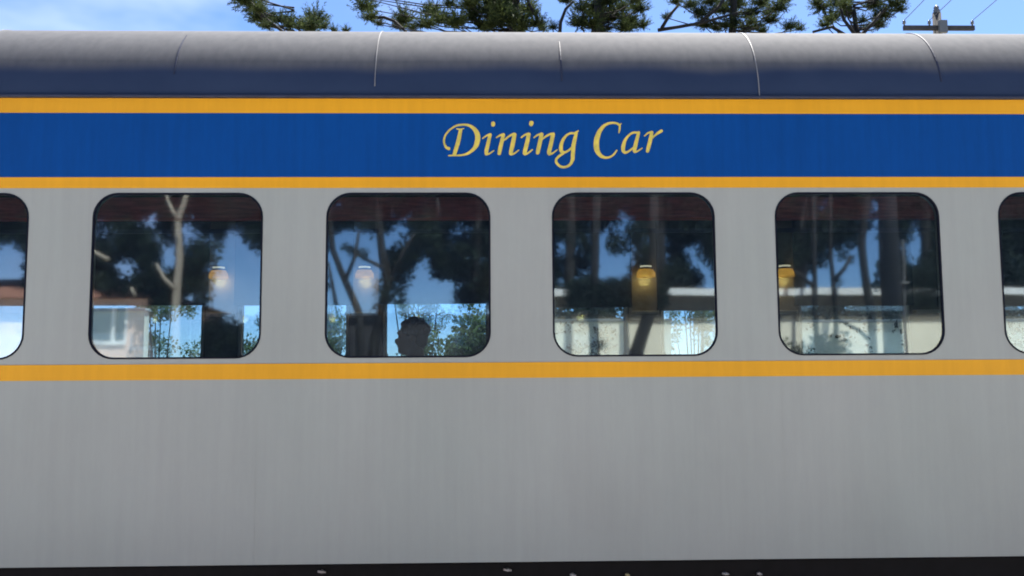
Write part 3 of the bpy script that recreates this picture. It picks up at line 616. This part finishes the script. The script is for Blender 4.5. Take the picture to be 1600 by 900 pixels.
araucaria(1345, 25, [(1284, 15, 16), (1300, 30, 15), (1310, 8, 18), (1325, 22, 14), (1290, 40, 11), (1318, -12, 18), (1365, 10, 16), (1380, 26, 17), (1396, 8, 16), (1374, 42, 12), (1406, 16, 11), (1388, -12, 18), (1347, 34, 9), (1352, 46, 8)],
          [[(1345, 70), (1300, 42), (1270, 50)], [(1342, 60), (1365, 35), (1385, 10)], [(1340, 60), (1318, 30), (1310, 0)]], 'rightmost araucaria, two feathery clumps next to the power pole', 12.6, 1.5, 5)

# ------------------------------------------------------------------ power pole and wires
PT = ray(1463, 12, 22); PA = ray(1463, 47, 22)
pole = empty('power_pole', (PT.x, 22, 0), 'grey timber power pole with one crossarm behind the train at far right', 'power pole')
q = MB(); q.tube([(PT.x, 22, 0), (PT.x, 22, PT.z - .16)], [.17, .105], 12); q.build('post', M['timber'], pole)
q = MB(); q.lathe((PT.x, 22, PT.z - .16), [(.085, 0), (.10, .03), (.06, .06), (.085, .09), (.05, .12), (.07, .15), (.055, .19), (.02, .22)], n=14); q.build('pole_top_insulator', M['ceramic'], pole)
q = MB(); q.box((PA.x - .93, 21.80, PA.z - .07), (PA.x + .90, 21.885, PA.z + .05)); q.build('crossarm', M['timber'], pole, bevel=.01)
arms = [PA.x - .90, PA.x - .25, PA.x + .86]
for x in arms:
    q = MB(); q.lathe((x, 21.85, PA.z + .052), [(.02, 0), (.02, .05), (.05, .06), (.03, .09), (.045, .11), (.02, .14)], n=12); q.build('insulator', M['ceramic'], pole)
q = MB(); q.box((PT.x - .10, 21.7, PA.z - .18), (PT.x + .12, 21.79, PA.z + .16)); q.build('mounting_bracket', M['ceramic'], pole, bevel=.02)
P2 = mir(1390, 400, 15.0); P2Z = PA.z - .1
ends = [P2.x - .55, P2.x + .1, P2.x + .75]
for i, (x0, x1) in enumerate(zip(arms, ends)):
    a = Vector((x0, 21.85, PA.z + .19)); b = Vector((x1, P2.y, P2Z + .2)); w = MB()
    w.tube([a.lerp(b, t / 24) - Vector((0, 0, .55 * 4 * (t / 24) * (1 - t / 24))) for t in range(25)], .009, 6)
    tag(w.build('overhead_wire', M['wire']), ['thin overhead wire running up from the left end of the crossarm', 'thin overhead wire rising beside the top of the power pole', 'thin overhead wire running up from the right end of the crossarm'][i], 'wire', 'overhead wires')

# ------------------------------------------------------------------ greenery seen through the far windows
for i, (px, dep, h, wd, lab) in enumerate(((392, 14, 2.9, .8, 'green shrub seen through the train in the lower right of the first full window'), (735, 16, 3.25, 1.25, 'grey green shrub seen through the train right of the silhouetted head'),
                                           (682, 18, 2.7, .9, 'low pale shrub seen through the train just behind the silhouetted head'), (268, 19, 3.1, .5, 'loose shrub seen through the train in the middle of the first full window'),
                                           (865, 15, 3.45, 1.0, 'dark leafy shrub seen through the train at the left of the third full window'), (945, 15.5, 3.2, .7, 'leafy shrub seen through the train left of the lamp in the third full window'),
                                           (1165, 15, 3.4, 1.0, 'leafy shrub beyond the train behind the pillar right of the third full window'), (1320, 15, 3.45, 1.2, 'broad leafy shrub seen through the train in the fourth full window'),
                                           (1425, 15.4, 3.4, 1.0, 'leafy shrub seen through the train at the right of the fourth full window'), (1590, 15, 3.4, 1.2, 'leafy shrub seen through the train at the right edge'),
                                           (246, 17, 4.3, .45, 'wispy sapling seen through the train against pale sky in the first full window'), (516, 17, 4.2, .40, 'wispy sapling seen through the train at the left end of the second full window'), (655, 18, 4.5, .75, 'wispy sapling seen through the train above the silhouetted head'), (1085, 17, 4.2, .6, 'wispy sapling seen through the train at the right of the third full window'), (765, 15, 3.3, .8, 'grey green shrub seen through the train at the right end of the second full window'))):
    b = ray(px, 560, dep); sh = empty('shrub', (b.x, dep, 0), lab, 'shrub', 'shrubs beyond the train')
    rg_ = np.random.default_rng(40 + i); n = (30, 44, 26, 12)[i] if i < 4 else 34 if i == 6 else 80 if px == 765 else 24 if h > 4 else 320
    pts = [(b.x + rg_.normal() * wd * .5, dep + rg_.normal() * .4, h * (.12 + .80 * rg_.uniform() if h < 4 else .62 + .36 * rg_.uniform())) for _ in range(n)]
    q = MB()
    for p_ in pts[:10]: q.tube([(b.x, dep, 0), p_], [.03, .008], 5)
    q.build('stems', M['bark'], sh)
    quads_object('foliage', scatter(SHRUBS, pts, rg_.uniform(.22, .42, n) * (.62 if h > 4 else 1), rg_), M['shrub' if i < 4 or px == 765 or h > 4 else 'leafdark'], sh)

for (pa, pb, top, lab) in ((96, 226, 482, 'added pale wall brightening the low left of the first full window'), (818, 1048, 499, 'added pale wall brightening the low part of the third full window'), (1218, 1640, 500, 'long added pale wall brightening the low part of the fourth full window')):
    a, b = ray(pa, top, 14.2), ray(pb, top, 14.2)
    gw = empty('added_pale_wall', ((a.x + b.x) / 2, 14.3, 0), lab, 'wall', 'added pale walls beyond the train'); gw['kind'] = 'thing'  # pale walls added to brighten the lower part of the panes
    q = MB(); q.box((a.x, 14.2, 0), (b.x, 14.4, a.z - .05)); q.build('wall', M['cream'], gw)  # body of the added pale wall
    q = MB(); q.box((a.x - .02, 14.17, a.z - .048), (b.x + .02, 14.43, a.z)); q.build('added_wall_coping', M['concrete'], gw, bevel=.008)
# ------------------------------------------------------------------ what the panes mirror: trees behind the viewer
GAPS = [[(-90, 385), (10, 380), (45, 415), (45, 490), (-90, 490)], [(350, 362), (366, 346), (384, 372), (412, 392), (470, 400), (470, 490), (322, 490), (334, 440), (346, 400)],
        [(120, 462), (232, 466), (232, 490), (120, 490)], [(505, 360), (545, 350), (560, 368), (590, 360), (602, 400), (602, 430), (580, 472), (520, 490), (500, 420)],
        [(612, 347), (642, 350), (648, 376), (625, 386), (614, 402)], [(648, 408), (664, 400), (682, 428), (714, 432), (714, 478), (632, 478), (632, 440)],
        [(1342, 376), (1350, 460), (1258, 460), (1236, 438), (1282, 412), (1300, 392), (1325, 388)], [(1360, 312), (1377, 310), (1378, 445), (1364, 445), (1354, 400)]]
HOLES = [(197, 418, 9, 10), (235, 345, 10, 12), (262, 400, 6, 26), (297, 360, 9, 12), (720, 360, 14, 6), (940, 412, 13, 30), (882, 388, 16, 10), (985, 406, 9, 20), (1033, 402, 9, 15), (974, 345, 4, 22), (1022, 370, 9, 9), (1080, 393, 10, 6), (890, 436, 14, 7), (1425, 398, 12, 20), (1440, 372, 8, 6), (1100, 425, 8, 12), (960, 440, 10, 10)]
def inside(pg, x, y):
    c = False; j = len(pg) - 1
    for i in range(len(pg)):
        (xi, yi), (xj, yj) = pg[i], pg[j]
        if (yi > y) != (yj > y) and x < (xj - xi) * (y - yi) / (yj - yi) + xi: c = not c
        j = i
    return c
def is_gap(x, y, grow):
    for pg in GAPS:
        for a in (0, 1.57, 3.14, 4.71):
            if inside(pg, x + grow * .7 * math.cos(a), y + grow * .7 * math.sin(a)): return True
    return any(((x - a) / (rx + grow)) ** 2 + ((y - b) / (ry + grow)) ** 2 < 1 for a, b, rx, ry in HOLES)
# (name, trunk path in mirrored pixels, radii, distance, bark, label)
MT = [('gum_tree', [(60, 640), (58, 480), (50, 300), (40, 60)], (.16, .10), 23, 'bark', 'dark leafy gum tree mirrored in the half window at the left edge'),
      ('gum_tree', [(268, 640), (274, 520), (276, 440), (280, 400), (279, 345), (290, 318), (305, 250)], (.12, .06), 21, 'palebark', 'pale barked forked gum tree mirrored in the first full window'),
      ('gum_tree', [(572, 640), (560, 490), (540, 440), (520, 390), (512, 330), (505, 200)], (.10, .06), 21, 'bark', 'leaning dark tree mirrored at the left side of the second full window'),
      ('gum_tree', [(580, 640), (584, 540), (600, 470), (607, 436), (598, 400), (590, 345), (585, 200)], (.14, .09), 22, 'bark', 'crooked dark tree mirrored behind the head in the second full window'),
      ('gum_tree', [(742, 640), (740, 480), (745, 380), (750, 100)], (.16, .1), 24, 'bark', 'heavy crowned dark tree mirrored at the right side of the second full window'),
      ('pine_tree', [(932, 640), (928, 540), (926, 480), (930, 400), (935, 100)], (.13, .07), 19, 'bark', 'slim dark pine standing before the cream wall mirrored in the third full window'),
      ('pine_tree', [(1040, 600), (1036, 470), (1030, 380), (1026, 100)], (.22, .12), 27.5, 'bark', 'dark pine mirrored above the cream building, right half of the third full window'),
      ('pine_tree', [(1276, 640), (1276, 500), (1272, 400), (1270, 100)], (.07, .05), 19, 'bark', 'thin stemmed pine mirrored at the left of the fourth full window'),
      ('pine_tree', [(1306, 640), (1306, 500), (1302, 420), (1298, 380), (1296, 100)], (.06, .04), 19, 'bark', 'slender pine mirrored near the middle of the fourth full window'),
      ('pine_tree', [(1368, 640), (1362, 500), (1352, 430), (1346, 380), (1350, 330), (1360, 150)], (.10, .08), 19, 'bark', 'bent dark pine mirrored beside the blue sky strip in the fourth full window'),
      ('pine_tree', [(1450, 600), (1448, 480), (1446, 300), (1440, 60)], (.2, .12), 27.5, 'bark', 'dark bushy pine mirrored at the right of the fourth full window'),
      ('pine_tree', [(1640, 600), (1636, 450), (1630, 100)], (.2, .12), 27.5, 'bark', 'dark bushy pine mirrored in the half window at the right edge'),
      ('pine_tree', [(890, 600), (890, 450), (895, 100)], (.22, .12), 27.5, 'bark', 'dark pine mirrored above the cream building, left half of the third full window'),
      ('pine_tree', [(1250, 600), (1252, 450), (1262, 100)], (.22, .12), 27.5, 'bark', 'broad dark pine mirrored high at the left of the fourth full window'),
      ('pine_tree', [(988, 640), (994, 552), (1004, 520), (1018, 482), (1022, 400), (1020, 100)], (.17, .09), 19, 'bark', 'leaning dark pine before the cream wall, mirrored under the lamp of the third full window')]
limbs_extra = {1: [[(279, 345), (270, 330), (262, 312), (255, 270)], [(272, 452), (256, 435), (244, 412)], [(170, 406), (155, 398), (138, 385)], [(212, 462), (205, 448)]],
               3: [[(612, 430), (630, 395), (648, 365)], [(604, 420), (570, 405), (545, 385)], [(690, 345), (684, 310)]], 2: [[(540, 440), (556, 400), (560, 360)], [(530, 500), (520, 450), (512, 410)]],
               7: [[(1273, 450), (1250, 430), (1235, 420)]], 8: [[(1304, 440), (1320, 420), (1330, 400)]], 9: [[(1362, 535), (1340, 515), (1310, 500)]]}
tr_objs = []; bucket = [[] for _ in MT]
for i, (nm, path, rad, dist, bark, lab) in enumerate(MT):
    pts = [mir(px, py, dist) for px, py in path]; pts[0].z = -.02
    base = Vector((pts[0].x, pts[0].y, 0))
    root = empty(nm, base, lab, 'tree', 'trees mirrored in the windows'); tr_objs.append(root)
    q = MB(); k = len(pts); q.tube(pts, [rad[0] + (rad[1] - rad[0]) * j / (k - 1) for j in range(k)], 10)
    for lm in limbs_extra.get(i, []):
        ps = [mir(px, py, dist - .3) for px, py in lm]; kk = len(ps); q.tube(ps, [.055 - .035 * j / kk for j in range(kk)], 8)
    q.build('trunk', M[bark], root)
rg_ = np.random.default_rng(77)
tx = [np.mean([a for a, b in p_[1:4]]) for (_, p_, *_r) in MT]
for _ in range(10500):
    px, py = rg_.uniform(-140, 1800), rg_.uniform(-170, 486)
    r = rg_.uniform(14, 27)
    if py > 455 and rg_.uniform() < .5: continue
    if is_gap(px, py, r * .62): continue
    i = int(np.argmin([abs(px - t) + (1e4 if k in (5, 7, 8, 9, 14) else 0) for k, t in enumerate(tx)])); d = MT[i][3] + rg_.uniform(-.2, 2.2)
    if i == 1 and rg_.uniform() < .85: d = MT[i][3] + rg_.uniform(.4, 2.6)
    bucket[i].append((tuple(mir(px, py, d)), r / F * d))
for (px, py, r, i) in ((552, 392, 12, 2), (566, 397, 12, 2), (540, 386, 9, 2), (1316, 398, 11, 8), (1330, 404, 9, 8), (1258, 398, 12, 7), (1245, 410, 10, 7), (1312, 440, 8, 8), (650, 350, 14, 3), (1370, 448, 9, 9), *[(892 + 6.2 * (k_ % 24), 448 + 9 * (k_ // 24) + 5 * math.sin(k_ * 2.3), 13, 5) for k_ in range(96)], (930, 485, 10, 5), (922, 500, 9, 5), (940, 540, 10, 5), (925, 530, 8, 5), (1010, 470, 12, 14), (1030, 455, 12, 14), (1000, 450, 12, 14), (1020, 440, 13, 14),
    *[(1412 + 10 * (k_ % 7), 425 + 11 * (k_ // 7), 11, 9) for k_ in range(42)]):
    bucket[i].append((tuple(mir(px, py, MT[i][3])), r / F * MT[i][3]))
for i in (5, 7, 8, 9, 14):                            # the tops of the slim pines, well above the panes' view
    for _ in range(70):
        bucket[i].append((tuple(mir(MT[i][1][-1][0] + rg_.normal() * 40, rg_.uniform(-190, 110), MT[i][3] + rg_.uniform(-.8, .8))), rg_.uniform(.25, .4)))
for i, root in enumerate(tr_objs):
    if bucket[i]: quads_object('crown', scatter(CLUMPS, [b[0] for b in bucket[i]], [b[1] for b in bucket[i]], rg_), M['leafdark'], root)
# hedge plants between the mirrored houses
for i, (px, top, dist, wd, lab) in enumerate(((300, 500, 23, 1.0, 'dark bush mirrored beside the pink brick house'), (395, 492, 23, 1.3, 'dark bush mirrored low at the right of the first full window'), (1250, 525, 18.5, .7, 'small shrub mirrored in front of the cream wall'))):
    t = mir(px, top, dist); sh = empty('bush', (t.x, t.y, 0), lab, 'bush', 'bushes mirrored in the windows')
    n = 110 if wd > .8 else 26; pts = [(t.x + rg_.uniform(-1, 1) * wd, t.y + rg_.normal() * .4, t.z * (.1 + .84 * rg_.uniform() ** .7)) for _ in range(n)]
    q = MB()
    for p_ in pts[:9]: q.tube([(t.x, t.y, 0), p_], [.035, .008], 5)
    q.build('stems', M['bark'], sh)
    quads_object('foliage', scatter(SHRUBS, pts, rg_.uniform(.25, .45, n), rg_), M['leafdark'], sh)

# ------------------------------------------------------------------ mirrored buildings
H = empty('brick_house', (-12, -14.5, 0), 'pink brick house with a white framed window mirrored in the first full window', 'house')
q = MB(); wx0, wx1, wz0, wz1 = -10.9, -8.78, ZC + .74, ZC + 1.66; HX0, HX1, HY, HZ = -19.0, -8.30, -12.0, ZC + 1.86
for a, b in (((HX0, HY - .2, 0), (wx0, HY, HZ)), ((wx1, HY - .2, 0), (HX1, HY, HZ)), ((wx0, HY - .2, 0), (wx1, HY, wz0)), ((wx0, HY - .2, wz1), (wx1, HY, HZ)), ((HX0, HY - 6, 0), (HX1, HY - .2, HZ))): q.box(a, b)
q.build('wall', M['brick'], H)
q = MB(); q.box((wx0 + .05, HY - .12, wz0 + .05), (wx1 - .05, HY - .1, wz1 - .05)); wf = None
f_ = MB(); f_.box((wx0, HY - .11, wz0 - .06), (wx1, HY + .05, wz0 + .03)); f_.box((wx0, HY - .11, wz1 - .06), (wx1, HY + .02, wz1)); f_.box((wx0, HY - .11, wz0), (wx0 + .06, HY + .02, wz1)); f_.box((wx1 - .06, HY - .11, wz0), (wx1, HY + .02, wz1)); f_.box((-9.16, HY - .11, wz0), (-9.09, HY + .02, wz1))
wf = f_.build('window', M['white'], H); q.build('pane', M['darkglass'], wf)
q = MB(); q.add([(HX0 - .3, HY + .26, HZ - .05), (HX1 + .3, HY + .26, HZ - .05), (HX1 + .3, HY - 6.3, HZ - .05), (HX0 - .3, HY - 6.3, HZ - .05), (HX0 + 2, HY - 3, HZ + .75), (HX1 - 2, HY - 3, HZ + .75)], [(0, 1, 5, 4), (1, 2, 5), (2, 3, 4, 5), (3, 0, 4), (3, 2, 1, 0)]); q.build('roof', M['tile'], H)
B = empty('cream_building', (9.5, -13, 0), 'long low cream walled building with a pale roof edge mirrored in the right hand windows', 'building')
BX0, BX1, BY, BZ = 1.5, 19.0, -10.0, ZC + 1.66
q = MB(); q.box((BX0, BY - 6, 0), (BX1, BY, BZ)); q.build('wall', M['cream'], B)
q = MB(); q.box((BX0 - .01, BY + .002, ZC + 1.10), (BX1, BY + .03, BZ - .022)); q.build('painted_eave_shade', M['eave_shade'], B)  # dark strip painting the eave's shade onto the cream wall
q = MB(); q.box((BX0 - .2, BY + .20, BZ - .02), (BX1 + .2, BY + .24, BZ + .13)); q.build('fascia', M['white'], B)
q = MB(); q.box((BX0 - .2, BY + .002, BZ - .02), (BX1 + .2, BY + .198, BZ + .01)); q.build('soffit', M['timber'], B)
q = MB(); q.add([(BX0 - .2, BY + .19, BZ + .12), (BX1 + .2, BY + .19, BZ + .12), (BX1 + .2, BY - 6.2, BZ + .5), (BX0 - .2, BY - 6.2, BZ + .5), (BX0 - .2, BY + .19, BZ + .03), (BX1 + .2, BY + .19, BZ + .03), (BX1 + .2, BY - 6.2, BZ + .03), (BX0 - .2, BY - 6.2, BZ + .03)], [(0, 1, 2, 3), (4, 7, 6, 5), (0, 3, 7, 4), (1, 5, 6, 2), (3, 2, 6, 7), (0, 4, 5, 1)]); q.build('roof', M['roofmetal'], B)
for x in (4.0, 8.2, 12.0):
    f_ = MB(); f_.box((x, BY + .002, .9), (x + 1.2, BY + .04, 2.1)); wf = f_.build('window', M['white'], B)
    q = MB(); q.box((x + .06, BY + .042, .96), (x + 1.14, BY + .05, 2.04)); q.build('pane', M['darkglass'], wf)
D = empty('added_dark_shed', (-2.0, -13, 0), 'added flat roofed dark shed that darkens the reflection behind the silhouetted head', 'shed')  # added shed, placed to keep the reflection around the head dark
sa, sb = mir(484, 490, 22), mir(858, 490, 22); ST = sa.z
q = MB(); q.box((sa.x, -14.6, 0), (sb.x, -12.0, ST - .08)); q.build('wall', M['added_shedpaint'], D)
q = MB(); q.box((sa.x - .08, -14.7, ST - .078), (sb.x + .08, -11.9, ST)); q.build('roof', M['added_shedroof'], D)
q = MB(); q.box((sa.x + .9, -12.0, .0), (sa.x + 1.8, -11.96, 2.05)); dr = q.build('added_shed_door', M['added_shedroof'], D)
q = MB(); q.lathe((sa.x + 1.7, -11.92, 1.0), [(.03, -.04), (.03, .0), (.045, .03), (.02, .05)], 'y', 12); q.build('added_shed_handle', M['ceramic'], dr)
# second pole of the line, mirrored in the fourth full window, and a thin signal post
pl2 = empty('power_pole', (P2.x, P2.y, 0), 'thick dark power pole mirrored in the fourth full window', 'power pole')
q = MB(); q.tube([(P2.x, P2.y, 0), (P2.x, P2.y, P2Z + .5)], [.17, .14], 14); q.build('post', M['darktimber'], pl2)
q = MB(); q.box((P2.x - .9, P2.y + .15, P2Z), (P2.x + .9, P2.y + .24, P2Z + .11)); q.build('crossarm', M['timber'], pl2)
for x in ends:
    q = MB(); q.lathe((x, P2.y + .19, P2Z + .112), [(.02, 0), (.02, .04), (.05, .05), (.03, .075), (.02, .1)], n=12); q.build('insulator', M['ceramic'], pl2)
sp_ = mir(1411, 400, 14.5); ps = empty('signal_post', (sp_.x, sp_.y, 0), 'thin pale post with a small bracket mirrored in the fourth full window', 'post')
q = MB(); q.tube([(sp_.x, sp_.y, 0), (sp_.x, sp_.y, ZC + 2.1)], .022, 10); q.build('post', M['timber'], ps)
z = mir(1411, 442, 14.5).z; q = MB(); q.tube([(sp_.x - .08, sp_.y + .05, z), (sp_.x + .05, sp_.y + .05, z)], .02, 8); q.build('bracket', M['ceramic'], ps)
